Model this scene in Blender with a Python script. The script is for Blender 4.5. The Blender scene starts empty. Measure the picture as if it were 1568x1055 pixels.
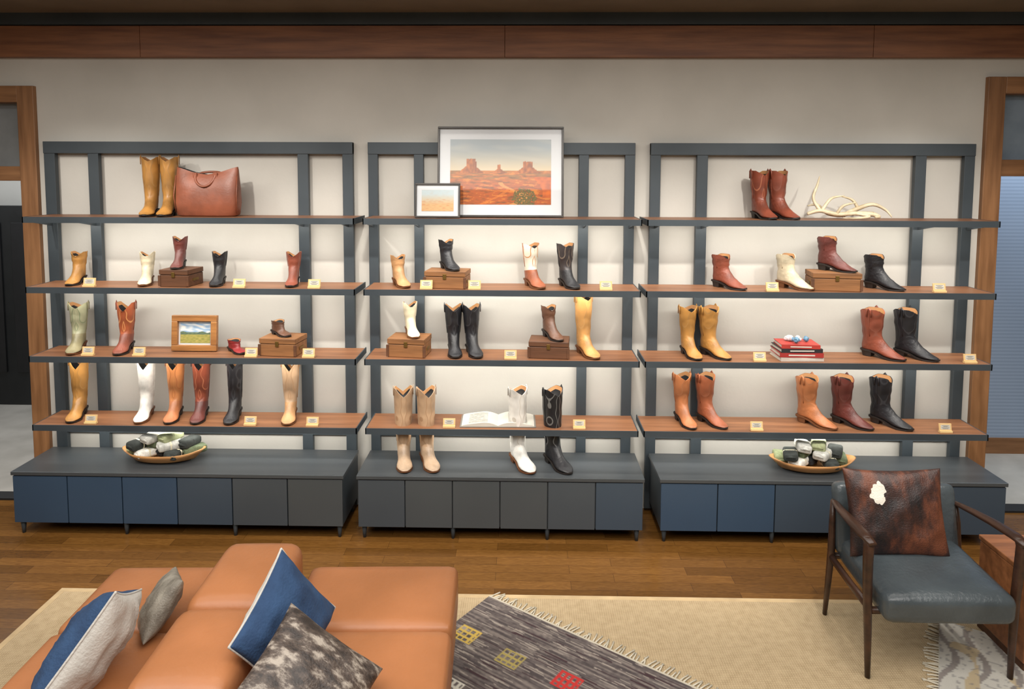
import bpy, bmesh, math, random
from mathutils import Vector, Matrix, noise
random.seed(7)
scene=bpy.context.scene
COL=scene.collection
try:
    scene.view_settings.view_transform='Standard'
    scene.view_settings.look='None'
except Exception: pass

def lin(c):
    def f(v):
        v=v/255.0
        return v/12.92 if v<=.04045 else ((v+.055)/1.055)**2.4
    return tuple(f(v) for v in c)
def L4(c): return (*lin(c),1.0)

# ---------------------------------------------------------------- materials
MATS={}
def nodes(name):
    m=bpy.data.materials.new(name); m.use_nodes=True
    nt=m.node_tree; b=nt.nodes['Principled BSDF']
    return m,nt,b
def N(nt,t,**k):
    n=nt.nodes.new(t)
    for a,v in k.items(): setattr(n,a,v)
    return n
def noise_mat(name,c1,c2=None,scale=8,rough=.5,bump=.0,bscale=None,metal=0.,stretch=(1,1,1),detail=4,coat=0.,spec=.5,lo=.35,hi=.65):
    if name in MATS: return MATS[name]
    m,nt,b=nodes(name)
    tc=N(nt,'ShaderNodeTexCoord'); mp=N(nt,'ShaderNodeMapping'); mp.inputs['Scale'].default_value=stretch
    nt.links.new(tc.outputs['Object'],mp.inputs['Vector'])
    nz=N(nt,'ShaderNodeTexNoise'); nz.inputs['Scale'].default_value=scale; nz.inputs['Detail'].default_value=detail
    nt.links.new(mp.outputs[0],nz.inputs['Vector'])
    r=N(nt,'ShaderNodeValToRGB'); r.color_ramp.elements[0].position=lo; r.color_ramp.elements[1].position=hi
    if c2 is None: c2=tuple(min(255,v*1.12+3) for v in c1)
    r.color_ramp.elements[0].color=L4(c1); r.color_ramp.elements[1].color=L4(c2)
    nt.links.new(nz.outputs['Fac'],r.inputs['Fac']); nt.links.new(r.outputs[0],b.inputs['Base Color'])
    b.inputs['Roughness'].default_value=rough; b.inputs['Metallic'].default_value=metal
    b.inputs['Coat Weight'].default_value=coat; b.inputs['Specular IOR Level'].default_value=spec
    if bump>0:
        n2=N(nt,'ShaderNodeTexNoise'); n2.inputs['Scale'].default_value=bscale or scale*6; n2.inputs['Detail'].default_value=3
        nt.links.new(mp.outputs[0],n2.inputs['Vector'])
        bp=N(nt,'ShaderNodeBump'); bp.inputs['Strength'].default_value=bump; bp.inputs['Distance'].default_value=.01
        nt.links.new(n2.outputs['Fac'],bp.inputs['Height']); nt.links.new(bp.outputs[0],b.inputs['Normal'])
    MATS[name]=m; return m
def leather(name,c,rough=.42,var=.75,bump=.25):
    return noise_mat('leather_'+name,tuple(v*var for v in c),tuple(min(255,v*1.06) for v in c),scale=9,rough=rough,bump=bump,bscale=70)
def stitched(name,c,cl,rough=.4):
    key='stitched_'+name
    if key in MATS: return MATS[key]
    m,nt,b=nodes(key)
    tc=N(nt,'ShaderNodeTexCoord'); s=N(nt,'ShaderNodeSeparateXYZ'); nt.links.new(tc.outputs['Object'],s.inputs[0])
    def M(op,a,b2=None):
        n=N(nt,'ShaderNodeMath',operation=op)
        for i,v in enumerate((a,b2)):
            if v is None: continue
            if isinstance(v,(int,float)): n.inputs[i].default_value=v
            else: nt.links.new(v,n.inputs[i])
        return n.outputs[0]
    ay=M('ABSOLUTE',s.outputs['Y']); sx=M('ADD',ay,M('MULTIPLY',s.outputs['X'],.6))
    w=M('MULTIPLY',M('SINE',M('MULTIPLY',s.outputs['Z'],75.)),.9)
    w2=M('MULTIPLY',M('SINE',M('MULTIPLY',s.outputs['Z'],31.)),1.1)
    f=M('SINE',M('ADD',M('MULTIPLY',sx,330.),M('ADD',w,w2)))
    g=M('GREATER_THAN',f,.90)
    zz=M('GREATER_THAN',s.outputs['Z'],.12)
    g=M('MULTIPLY',g,zz)
    nz=N(nt,'ShaderNodeTexNoise'); nz.inputs['Scale'].default_value=9; nt.links.new(tc.outputs['Object'],nz.inputs['Vector'])
    r=N(nt,'ShaderNodeValToRGB'); r.color_ramp.elements[0].position=.35; r.color_ramp.elements[1].position=.65
    r.color_ramp.elements[0].color=L4(tuple(v*.8 for v in c)); r.color_ramp.elements[1].color=L4(tuple(min(255,v*1.04) for v in c))
    nt.links.new(nz.outputs['Fac'],r.inputs[0])
    mx=N(nt,'ShaderNodeMix',data_type='RGBA'); nt.links.new(g,mx.inputs['Factor'])
    nt.links.new(r.outputs[0],mx.inputs['A']); mx.inputs['B'].default_value=L4(cl)
    nt.links.new(mx.outputs['Result'],b.inputs['Base Color']); b.inputs['Roughness'].default_value=rough
    bp=N(nt,'ShaderNodeBump'); bp.inputs['Strength'].default_value=.3; bp.inputs['Distance'].default_value=.002
    nt.links.new(f,bp.inputs['Height']); nt.links.new(bp.outputs[0],b.inputs['Normal'])
    MATS[key]=m; return m
def wood(name,c1,c2,axis='X',scale=3,rough=.5,bump=.1,coat=0.):
    st={'X':(.6,7,7),'Y':(7,.6,7),'Z':(7,7,.6)}[axis]
    return noise_mat('wood_'+name,c1,c2,scale=scale,rough=rough,bump=bump,bscale=scale*4,stretch=st,detail=6,coat=coat,lo=.3,hi=.7)
def vcol_mat(name,rough=.6,coat=0.,bump=0,bscale=300):
    if name in MATS: return MATS[name]
    m,nt,b=nodes(name); a=N(nt,'ShaderNodeAttribute',attribute_name='Col')
    nt.links.new(a.outputs['Color'],b.inputs['Base Color']); b.inputs['Roughness'].default_value=rough
    b.inputs['Coat Weight'].default_value=coat; b.inputs['Coat Roughness'].default_value=.03
    if bump:
        n2=N(nt,'ShaderNodeTexNoise'); n2.inputs['Scale'].default_value=bscale
        bp=N(nt,'ShaderNodeBump'); bp.inputs['Strength'].default_value=bump; bp.inputs['Distance'].default_value=.005
        nt.links.new(n2.outputs['Fac'],bp.inputs['Height']); nt.links.new(bp.outputs[0],b.inputs['Normal'])
    MATS[name]=m; return m

steel=noise_mat('steel_slate_grey',(56,64,70),(64,72,78),scale=3,rough=.45,metal=.15)
shelfwood=wood('shelf_walnut',(108,70,46),(146,100,68),'X',rough=.45)
beamwood=wood('beam',(104,64,42),(142,94,62),'X',scale=4,rough=.5)
trimwoodZ=wood('trim_z',(110,74,44),(146,104,68),'Z',scale=4,rough=.5)
trimwoodX=wood('trim_x',(110,74,44),(146,104,68),'X',scale=4,rough=.5)
plaster=noise_mat('plaster',(181,178,171),(193,190,183),scale=1.5,rough=.9,bump=.08,bscale=40)
cabtop=noise_mat('cabinet_top_charcoal',(56,60,63),(66,70,73),scale=2,rough=.35,stretch=(.3,6,1))
dark=noise_mat('gap_and_part_black',(14,14,16),(20,20,22),rough=.7)  # one near-black for gaps, boot insides, legs, door panels and printed lines
black_sole=noise_mat('sole_black',(26,22,20),(36,30,27),rough=.5)
brown_sole=noise_mat('sole_brown',(84,50,28),(104,64,36),rough=.5)
tan_lining=noise_mat('boot_lining',(150,104,62),(170,122,76),rough=.7)
paper=noise_mat('paper_white',(188,184,174),(198,194,184),rough=.8)

# ---------------------------------------------------------------- mesh builder
class MB:
    def __init__(s): s.v=[];s.f=[];s.mi=[];s.sm=[];s.mats=[]
    def m(s,mat):
        if mat not in s.mats: s.mats.append(mat)
        return s.mats.index(mat)
    def add(s,vs,fs,mat,smooth=False,M=None):
        o=len(s.v); k=s.m(mat)
        for v in vs:
            v=Vector(v); s.v.append(M@v if M is not None else v)
        for f in fs: s.f.append([i+o for i in f]); s.mi.append(k); s.sm.append(smooth)
    def box(s,x0,x1,y0,y1,z0,z1,mat,M=None,bev=0.):
        if bev>0:
            bm=bmesh.new(); bmesh.ops.create_cube(bm,size=1)
            for v in bm.verts: v.co=Vector(((x0+x1)/2+v.co.x*(x1-x0),(y0+y1)/2+v.co.y*(y1-y0),(z0+z1)/2+v.co.z*(z1-z0)))
            bmesh.ops.bevel(bm,geom=bm.edges[:],offset=bev,segments=2,affect='EDGES',profile=.5)
            bm.verts.index_update()
            s.add([v.co.copy() for v in bm.verts],[[v.index for v in f.verts] for f in bm.faces],mat,False,M); bm.free(); return
        vs=[(x0,y0,z0),(x1,y0,z0),(x1,y1,z0),(x0,y1,z0),(x0,y0,z1),(x1,y0,z1),(x1,y1,z1),(x0,y1,z1)]
        s.add(vs,[(0,3,2,1),(4,5,6,7),(0,1,5,4),(1,2,6,5),(2,3,7,6),(3,0,4,7)],mat,False,M)
    def loft(s,rings,mat,smooth=True,cap0=True,cap1=True,M=None,mats=None):
        n=len(rings[0]); vs=[p for r in rings for p in r]
        if mats is None: mats=[mat]*(len(rings)-1)
        o=len(s.v)
        for v in vs:
            v=Vector(v); s.v.append(M@v if M is not None else v)
        for i in range(len(rings)-1):
            k=s.m(mats[i])
            for j in range(n):
                a=o+i*n+j;b=o+i*n+(j+1)%n
                s.f.append([a,b,b+n,a+n]); s.mi.append(k); s.sm.append(smooth)
        if cap0: s.f.append([o+j for j in range(n)][::-1]); s.mi.append(s.m(mats[0])); s.sm.append(smooth)
        if cap1: s.f.append([o+(len(rings)-1)*n+j for j in range(n)]); s.mi.append(s.m(mats[-1])); s.sm.append(smooth)
    def tube(s,pts,rad,mat,n=10,M=None,flat=None):
        pts=[Vector(p) for p in pts]
        if not isinstance(rad,(list,tuple)): rad=[rad]*len(pts)
        rings=[]; up=None
        for i,p in enumerate(pts):
            t=(pts[min(i+1,len(pts)-1)]-pts[max(i-1,0)]).normalized()
            if up is None:
                up=Vector((0,0,1)) if abs(t.z)<.9 else Vector((0,1,0))
            a=(up-t*up.dot(t)).normalized(); b=t.cross(a); up=a
            fl=flat or (1,1)
            rings.append([p+a*math.cos(q)*rad[i]*fl[0]+b*math.sin(q)*rad[i]*fl[1] for q in [2*math.pi*j/n for j in range(n)]])
        s.loft(rings,mat,True,M=M)
    def soft(s,c,size,r,mat,puff=0.,M=None,cuts=12):
        hx,hy,hz=[v/2 for v in size]; n=cuts
        pts={};vs=[];fs=[]
        def g(i): return math.sin((i/n*2-1)*math.pi/2)
        def vid(i,j,k):
            if (i,j,k) in pts: return pts[(i,j,k)]
            p=Vector((g(i)*hx,g(j)*hy,g(k)*hz))
            q=Vector((max(-hx+r,min(hx-r,p.x)),max(-hy+r,min(hy-r,p.y)),max(-hz+r,min(hz-r,p.z))))
            d=p-q
            if d.length>1e-9: p=q+d.normalized()*r
            u=g(i);v=g(j)
            if puff: p.z+= (puff if g(k)>0 else 0)*(1-u*u)*(1-v*v)*max(0,g(k))
            pts[(i,j,k)]=len(vs); vs.append(p+Vector(c)); return pts[(i,j,k)]
        for a in range(n):
            for b in range(n):
                for side in (0,n):
                    q=[vid(a,b,side),vid(a+1,b,side),vid(a+1,b+1,side),vid(a,b+1,side)]
                    fs.append(q if side else q[::-1])
                    q=[vid(a,side,b),vid(a+1,side,b),vid(a+1,side,b+1),vid(a,side,b+1)]
                    fs.append(q[::-1] if side else q)
                    q=[vid(side,a,b),vid(side,a+1,b),vid(side,a+1,b+1),vid(side,a,b+1)]
                    fs.append(q if side else q[::-1])
        s.add(vs,fs,mat,True,M)
    def obj(s,name,loc=(0,0,0),rot=(0,0,0),parent=None):
        me=bpy.data.meshes.new(name); me.from_pydata([tuple(v) for v in s.v],[],s.f)
        for m in s.mats: me.materials.append(m)
        me.polygons.foreach_set('material_index',s.mi); me.polygons.foreach_set('use_smooth',s.sm)
        me.update()
        o=bpy.data.objects.new(name,me); o.location=loc; o.rotation_euler=rot; COL.objects.link(o)
        if parent: o.parent=parent
        return o
def colgrid(name,w,h,nx,ny,fn,mat,plane='XZ'):
    """flat grid with painted-in-python colours; fn(u,v) -> srgb, u,v in 0..1"""
    vs=[];fs=[];cs=[]
    for j in range(ny):
        for i in range(nx):
            vs.append(((i/(nx-1)-.5)*w,0,j/(ny-1)*h) if plane=='XZ' else (i/(nx-1)*w,j/(ny-1)*h,0))
            cs.append(fn(i/(nx-1),j/(ny-1)))
    for j in range(ny-1):
        for i in range(nx-1):
            a=j*nx+i; fs.append((a,a+1,a+nx+1,a+nx))
    me=bpy.data.meshes.new(name); me.from_pydata(vs,[],fs); me.materials.append(mat)
    at=me.color_attributes.new('Col','FLOAT_COLOR','POINT')
    for i,c in enumerate(cs): at.data[i].color=L4(c)
    o=bpy.data.objects.new(name,me); COL.objects.link(o); return o
def empty(name,loc=(0,0,0),rot=(0,0,0)):
    o=bpy.data.objects.new(name,None); o.location=loc; o.rotation_euler=rot; o.empty_display_size=.05; COL.objects.link(o); return o

# ---------------------------------------------------------------- room
def floor_mat():
    m,nt,b=nodes('hardwood_floor')
    tc=N(nt,'ShaderNodeTexCoord')
    br=N(nt,'ShaderNodeTexBrick'); br.offset=.37; br.inputs['Scale'].default_value=1
    br.inputs['Brick Width'].default_value=.62; br.inputs['Row Height'].default_value=.075
    br.inputs['Mortar Size'].default_value=.0007; br.inputs['Bias'].default_value=0
    br.inputs['Color1'].default_value=L4((98,66,30)); br.inputs['Color2'].default_value=L4((124,86,42)); br.inputs['Mortar'].default_value=L4((60,38,18))
    nt.links.new(tc.outputs['Object'],br.inputs['Vector'])
    mp=N(nt,'ShaderNodeMapping'); mp.inputs['Scale'].default_value=(3,22,1); nt.links.new(tc.outputs['Object'],mp.inputs['Vector'])
    nz=N(nt,'ShaderNodeTexNoise'); nz.inputs['Scale'].default_value=3; nz.inputs['Detail'].default_value=7; nz.inputs['Distortion'].default_value=2.5
    nt.links.new(mp.outputs[0],nz.inputs['Vector'])
    r=N(nt,'ShaderNodeValToRGB'); r.color_ramp.elements[0].position=.3; r.color_ramp.elements[1].position=.7
    r.color_ramp.elements[0].color=(.66,.62,.56,1); r.color_ramp.elements[1].color=(1.05,1.05,1.0,1)
    nt.links.new(nz.outputs['Fac'],r.inputs[0])
    mx=N(nt,'ShaderNodeMix',data_type='RGBA',blend_type='MULTIPLY'); mx.inputs['Factor'].default_value=1
    nt.links.new(br.outputs['Color'],mx.inputs['A']); nt.links.new(r.outputs[0],mx.inputs['B'])
    nt.links.new(mx.outputs['Result'],b.inputs['Base Color']); b.inputs['Roughness'].default_value=.22
    return m
mb=MB(); mb.box(-5.2,5.2,-7.5,.06,-.1,0,floor_mat()); mb.obj('floor')
conc=noise_mat('concrete_floor',(160,157,150),(178,175,168),scale=4,rough=.4)
mb=MB(); mb.box(-7,7,.06,5,-.1,-.001,conc); mb.obj('floor_adjacent')
mb=MB(); mb.box(-5.2,-2.95,.0,.1,0,.012,dark); mb.box(2.98,5.2,0,.1,0,.012,dark); mb.obj('trim_1')
mb=MB()
mb.box(-2.87,2.9,0,.15,0,3.06,plaster)
mb.box(-5.2,-2.87,0,.15,2.62,3.06,plaster); mb.box(2.9,5.2,0,.15,2.68,3.06,plaster)
mb.box(-5.2,-4.1,0,.15,0,2.62,plaster); mb.box(4.15,5.2,0,.15,0,2.68,plaster)
mb.obj('wall_back')
mb=MB(); mb.box(-5.3,-5.2,-7.5,5,0,3.06,plaster); mb.obj('wall_left')
mb=MB(); mb.box(5.2,5.3,-7.5,5,0,3.06,plaster); mb.obj('wall_right')
mb=MB(); mb.box(-5.2,5.2,-7.6,-7.5,0,3.06,plaster); mb.obj('wall_front')
ceilm=noise_mat('ceiling_dark',(104,92,78),(114,101,86),scale=3,rough=.8)
mb=MB(); mb.box(-5.3,5.3,-7.6,5.2,3.06,3.16,ceilm); mb.obj('ceiling')
mb=MB()
xs=[-5.2,-2.18,.02,2.2,5.2]
for a,b_ in zip(xs[:-1],xs[1:]): mb.box(a+.001,b_-.001,-.05,0,2.80,2.985,beamwood,bev=.002)
mb.obj('trim_2')
mb=MB(); mb.box(-5.2,5.2,-.06,0,2.99,3.06,steel); mb.obj('trim_3')
mb=MB()
mb.box(-2.965,-2.86,-.03,.17,0,2.63,trimwoodZ,bev=.004)
mb.box(-4.1,-2.96,-.03,.17,2.53,2.63,trimwoodX,bev=.004); mb.box(-4.05,-2.96,.0,.14,2.05,2.14,trimwoodX,bev=.004)
mb.box(-4.1,-4.0,-.03,.17,0,2.53,trimwoodZ,bev=.004); mb.obj('trim_4')
mb=MB()
mb.box(2.895,3.0,-.03,.17,0,2.69,trimwoodZ,bev=.004)
mb.box(3.0,4.15,-.03,.17,2.59,2.69,trimwoodX,bev=.004); mb.box(3.0,4.05,0,.14,2.10,2.20,trimwoodX,bev=.004)
mb.box(4.05,4.15,-.03,.17,0,2.59,trimwoodZ,bev=.004); mb.obj('trim_5')
glass_l=noise_mat('transom_glass',(120,124,126),(130,134,136),rough=.15)
glass_r=noise_mat('transom_glass_blue',(108,122,136),(122,136,150),rough=.15)
mb=MB(); mb.box(-4.0,-2.96,.06,.07,2.14,2.53,glass_l); mb.obj('window_1')
mb=MB(); mb.box(3.0,4.05,.06,.07,2.2,2.59,glass_r); mb.obj('window_2')
farw=noise_mat('far_wall',(160,160,156),(172,172,168),scale=2,rough=.8)
mb=MB(); mb.box(-5.2,-.2,1.9,2.0,0,3.06,farw); mb.obj('wall_hall_left')
mb=MB()
mb.box(-5.1,-3.75,1.85,1.895,0,1.80,noise_mat('door_black',(20,22,24),(26,28,30),rough=.35),bev=.005)
mb.box(-5.0,-4.5,1.835,1.85,.3,1.65,dark,bev=.004); mb.box(-4.4,-3.85,1.835,1.85,.3,1.65,dark,bev=.004)
mb.tube([(-3.86,1.81,.9),(-3.86,1.81,1.2)],.012,steel); mb.obj('door_1')
mb=MB(); mb.box(.2,5.2,1.0,1.1,0,3.06,farw); mb.obj('wall_hall_right')
def blind_mat():
    m,nt,b=nodes('window_blind')
    tc=N(nt,'ShaderNodeTexCoord'); w=N(nt,'ShaderNodeTexWave',bands_direction='Z'); w.inputs['Scale'].default_value=12
    nt.links.new(tc.outputs['Object'],w.inputs['Vector'])
    r=N(nt,'ShaderNodeValToRGB'); r.color_ramp.elements[0].color=L4((140,156,178)); r.color_ramp.elements[1].color=L4((154,170,192))
    nt.links.new(w.outputs['Fac'],r.inputs[0]); nt.links.new(r.outputs[0],b.inputs['Base Color']); b.inputs['Roughness'].default_value=.7
    return m
mb=MB(); mb.box(2.9,5.1,.97,1.0,.12,2.5,blind_mat()); mb.obj('window_3')
mb=MB(); mb.box(.2,5.2,.96,1.0,0,.12,trimwoodX); mb.obj('baseboard_right')

# ---------------------------------------------------------------- shelving
ZS=[1.847,1.436,1.026,.614]; DS=.318; ZC=.382
UN=[(-2.802,-.902,[(-2.802,-2.735),(-2.53,-2.465),(-1.24,-1.175),(-.965,-.902)]),
    (-.809,.808,[(-.809,-.75),(-.53,-.472),(.47,.53),(.748,.808)]),
    (.901,2.831,[(.901,.962),(1.18,1.245),(2.48,2.545),(2.77,2.831)])]
SH=[(-2.762,-.835),(-.785,.812),(.842,2.822)]
for (x0,x1,posts),(s0,s1) in zip(UN,SH):
    mb=MB()
    for a,b_ in posts: mb.box(a,b_,-.045,-.012,.02,2.29,steel,bev=.002)
    mb.box(x0,x1,-.05,-.01,2.22,2.292,steel,bev=.002)
    mb.box(x0,x1,-.044,-.014,.47,.53,steel)
    for z in ZS:
        mb.box(s0+.006,s1-.006,-DS+.006,-.05,z-.022,z,shelfwood)
        mb.box(s0,s1,-DS,-DS+.006,z-.034,z+.001,steel)
        mb.box(s0,s0+.006,-DS,-.03,z-.034,z+.001,steel); mb.box(s1-.006,s1,-DS,-.03,z-.034,z+.001,steel)
        mb.box(s0+.006,s1-.006,-DS+.006,-.05,z-.026,z-.022,steel)
        for a,b_ in posts:
            xm=(a+b_)/2
            mb.add([(xm-.004,-.05,z-.03),(xm-.004,-.28,z-.03),(xm-.004,-.05,z-.07),(xm+.004,-.05,z-.03),(xm+.004,-.28,z-.03),(xm+.004,-.05,z-.07)],
                   [(0,1,2),(5,4,3),(0,3,4,1),(1,4,5,2),(2,5,3,0)],steel)
    mb.obj('display_shelving_unit')

# ---------------------------------------------------------------- cabinets
blue_refl1=noise_mat('door_blue_reflection',(44,62,82),(50,70,91),scale=1,rough=.32)  # slate door with the blue reflected light put into its base colour
blue_refl2=noise_mat('door_faint_blue_reflection',(50,62,74),(55,68,81),scale=1,rough=.32)  # weaker step of the same painted-in blue reflection
grey1=noise_mat('door_paint_slate',(57,64,70),(63,70,76),scale=1,rough=.32)
grey2=noise_mat('door_paint_charcoal',(60,65,68),(66,71,74),scale=1,rough=.32)
cabs=[(-2.811,-.891,[blue_refl1,blue_refl1,blue_refl1,blue_refl2,grey1,grey2]),(-.806,.827,[grey1,grey2,grey2,grey2,grey1,blue_refl2]),(.924,2.863,[blue_refl1,blue_refl1,blue_refl2,grey1,grey1,blue_refl2])]  # blue entries paint reflected light onto single doors
for c0,c1,dm in cabs:
    mb=MB()
    mb.box(c0-.006,c1+.006,-.44,-.06,ZC-.022,ZC,cabtop,bev=.003)
    mb.box(c0+.004,c1-.004,-.42,-.06,.08,ZC-.022,steel)
    w=(c1-c0)/6
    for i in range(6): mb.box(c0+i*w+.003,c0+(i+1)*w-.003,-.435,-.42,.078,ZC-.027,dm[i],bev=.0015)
    for i in range(7):
        if i in (0,2,4,6):
            x=c0+i*w; x=min(max(x,c0+.03),c1-.03)
            for y in (-.40,-.09):
                rings=[]
                for z,r in ((.08,.016),(0,.009)):
                    rings.append([(x+r*math.cos(q),y+r*math.sin(q),z) for q in [2*math.pi*k/10 for k in range(10)]])
                mb.loft(rings,steel)
    mb.obj('low_storage_cabinet')

# ---------------------------------------------------------------- boots
SUB={}
def boot(x0,x1,z,H,shaft,vamp,sole=None,a=.228,hh=.034,d=.028,s=.062,ws=.051,y=-.17,phi=None,rnd=False,name='cowboy_boot',straps=None,lining=None):
    sole=sole or black_sole; lining=lining or tan_lining
    if H>.26: shaft=SUB.get(shaft,shaft)
    w=x1-x0
    if phi is None: phi=-math.acos(max(.12,min(.93,(w-.07)/a)))
    n=32; hgt=hh+.33*a; vs=min(1,H*.55/hgt)
    hh2=hh
    def Z(v): return hh2+(v-hh2)*vs if v>hh2 else v
    low=H<.13
    cx=.21*a if not low else .31*a
    akB=(.02*a,Z(hh+.33*a)); akF=((.44 if not low else .60)*a,Z(hh+.40*a)); akw=.165*a
    R=[]
    for t in (0,.05,.12,.22,.36,.52,.68,.84):
        e=t**1.25*(.75+.25*t)
        if t<.15: e-= .06*(1-t/.15)       # slight flare at the mouth
        R.append(((cx-s)*(1-e)+akB[0]*e, H+(akB[1]-H)*t, (cx+s*1.02)*(1-e)+akF[0]*e, H+(akF[1]-H)*t, ws*(1-e)+akw*e,1))
    nsh=len(R)
    R.append((*akB,*akF,akw,1))
    R+= [(.008*a,Z(hh+.22*a),(.475 if not low else .62)*a,Z(hh+.31*a),.158*a,1),(-.004*a,Z(hh+.11*a),(.54 if not low else .64)*a,Z(hh+.24*a),.152*a,1),
         (.006*a,hh+.02*a,(.605 if not low else .66)*a,Z(.85*hh+.19*a),.148*a,.9),(.06*a,hh,(.645 if not low else .68)*a,Z(.7*hh+.175*a),.145*a,.8),(.20*a,hh,.71*a,Z(.5*hh+.165*a),.14*a,.7),
         (.38*a,.6*hh+.006,.75*a,Z(.3*hh+.155*a),.15*a,.7),(.55*a,.15*hh+.007,.80*a,Z(.15*hh+.14*a),.178*a,.7),(.70*a,.007,.86*a,.122*a,.182*a,.7)]
    if rnd: R+=[(.82*a,.007,.92*a,.10*a,.168*a,.7),(.92*a,.008,.965*a,.082*a,.13*a,.7),(.985*a,.014,.995*a,.055*a,.07*a,.8)]
    else: R+=[(.82*a,.007,.91*a,.102*a,.155*a,.7),(.91*a,.008,.962*a,.082*a,.112*a,.7),(.96*a,.010,.99*a,.06*a,.07*a,.75),(.985*a,.013,1.0*a,.045*a,.035*a,.8)]
    rng=random.Random(int(x0*977+z*131)+5)
    ph=rng.random()*6
    rings=[];mats=[]
    for i,(bx,bz,fx,fz,hw,p) in enumerate(R):
        ring=[]
        jx=.0022*math.sin(i*2.3+ph) if 3<i<nsh+2 else 0
        for j in range(n):
            t=2*math.pi*j/n; c=math.cos(t); sn=math.sin(t)
            if c<0 and p<1: sn=math.copysign(abs(sn)**p,sn)
            X=(bx+fx)/2+(fx-bx)/2*c+jx; Zz=(bz+fz)/2+(fz-bz)/2*c; Y=hw*sn
            if i<4:
                ang=math.acos(max(-1,min(1,abs(c))))
                V=max(0,1-ang/1.0)
                Zz-=d*V*(1,.85,.6,.25)[i]
            elif 3<i<nsh+2:
                Y*=1+.03*math.sin(3*t+i*1.9+ph)
            ring.append(Vector((X,Y,Zz)))
        rings.append(ring)
    mats=[(shaft if i<nsh+1 else vamp) for i in range(len(R)-1)]
    mb=MB()
    mb.loft(rings,None,True,cap0=False,cap1=True,mats=mats)
    r0=rings[0]
    rin=[Vector((cx+(v.x-cx)*.93,v.y*.92,v.z-.0005)) for v in r0]
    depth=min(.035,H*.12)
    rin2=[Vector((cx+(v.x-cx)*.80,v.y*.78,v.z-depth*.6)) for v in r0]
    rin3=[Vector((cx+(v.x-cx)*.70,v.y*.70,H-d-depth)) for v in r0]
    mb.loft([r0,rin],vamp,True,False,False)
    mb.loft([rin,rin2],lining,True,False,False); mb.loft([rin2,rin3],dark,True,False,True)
    # outsole
    prof=[(-.014*a,hh,.075*a),(.02*a,hh,.125*a),(.10*a,hh,.148*a),(.20*a,hh,.145*a),(.38*a,.6*hh+.003,.142*a),(.55*a,.15*hh+.003,.17*a),(.70*a,.003,.195*a),(.82*a,.003,(.182 if rnd else .168)*a),(.92*a,.004,(.14 if rnd else .125)*a),(.985*a,.008,(.085 if rnd else .07)*a),(1.015*a,.01,(.045 if rnd else .03)*a)]
    rr=[[(x,-q,zz+.006),(x,q,zz+.006),(x,q,zz-.003),(x,-q,zz-.003)] for x,zz,q in prof]
    mb.loft(rr,sole,False)
    hr=[]
    for zz,x_0,x_1,q in ((hh,-.012*a,.27*a,.135*a),(hh*.5,.008*a,.26*a,.125*a),(0,.025*a,.255*a,.12*a)):
        pts=[]
        for k in range(9):
            t=math.pi/2+math.pi*k/8
            pts.append((x_0+.12*a+.12*a*math.cos(t),q*math.sin(t),zz))
        pts+= [(x_1,-q,zz),(x_1,q,zz)]
        hr.append(pts)
    mb.loft(hr,sole,False)
    if straps if straps is not None else H>.26:
        for sg in (-1,1):
            mb.tube([(cx-.012,sg*(ws+.003),H-.045),(cx-.010,sg*(ws+.005),H-.005),(cx,sg*(ws+.004),H+.008),(cx+.010,sg*(ws+.005),H-.005),(cx+.012,sg*(ws+.003),H-.045)],.006,vamp,6,flat=(.35,1))
    if H>.16:   # side seam piping
        for sg in (-1,1):
            mb.tube([(( R[i][0]+R[i][2])/2,sg*(R[i][4]+.0005),(R[i][1]+R[i][3])/2) for i in range(0,nsh+1)],.0022,vamp,5)
    mid=(x0+x1)/2; off=Vector((math.cos(phi),math.sin(phi)))*(.44*a)
    return mb.obj(name,(mid-off.x,y-off.y,z+.0015),(0,0,phi))

C=dict(ochre=(170,122,62),tan=(184,140,96),cream=(206,194,166),white=(216,214,208),red=(128,66,48),dred=(92,44,38),blk=(28,28,32),
       orange=(170,106,66),brown=(90,60,44),olive=(138,130,98),beige=(176,150,124),gold=(188,138,80),rust=(146,82,54))
LM={k:leather(k,v) for k,v in C.items()}
for k_ in ('ochre','red','dred','orange','rust','gold','blk','olive','tan'):
    c_=C[k_]; SUB[LM[k_]]=stitched('shaft_'+k_,tuple(v*.97 for v in c_),tuple(min(255,v*.80+(14 if k_!='blk' else 22)) for v in c_))
st_blk=stitched('black',(26,27,30),(100,100,98)); st_white=stitched('white',(218,215,208),(190,184,174)); st_beige=stitched('beige',(178,148,118),(156,124,94))
st_red=stitched('red',(122,60,42),(150,90,64)); st_or=stitched('orange',(176,114,68),(144,86,50)); st_wb=stitched('white_brown',(216,208,190),(170,112,64)); st_dk=stitched('dark',(52,46,46),(104,92,80))
st_ol=stitched('olive',(156,156,126),(106,116,88)); st_or2=stitched('rust',(152,78,46),(190,134,84))
lof=leather('loafer_red',(130,36,38))
z1,z2,z3,z4=ZS
B=boot
AN=dict(name='ankle_boot')
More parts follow.
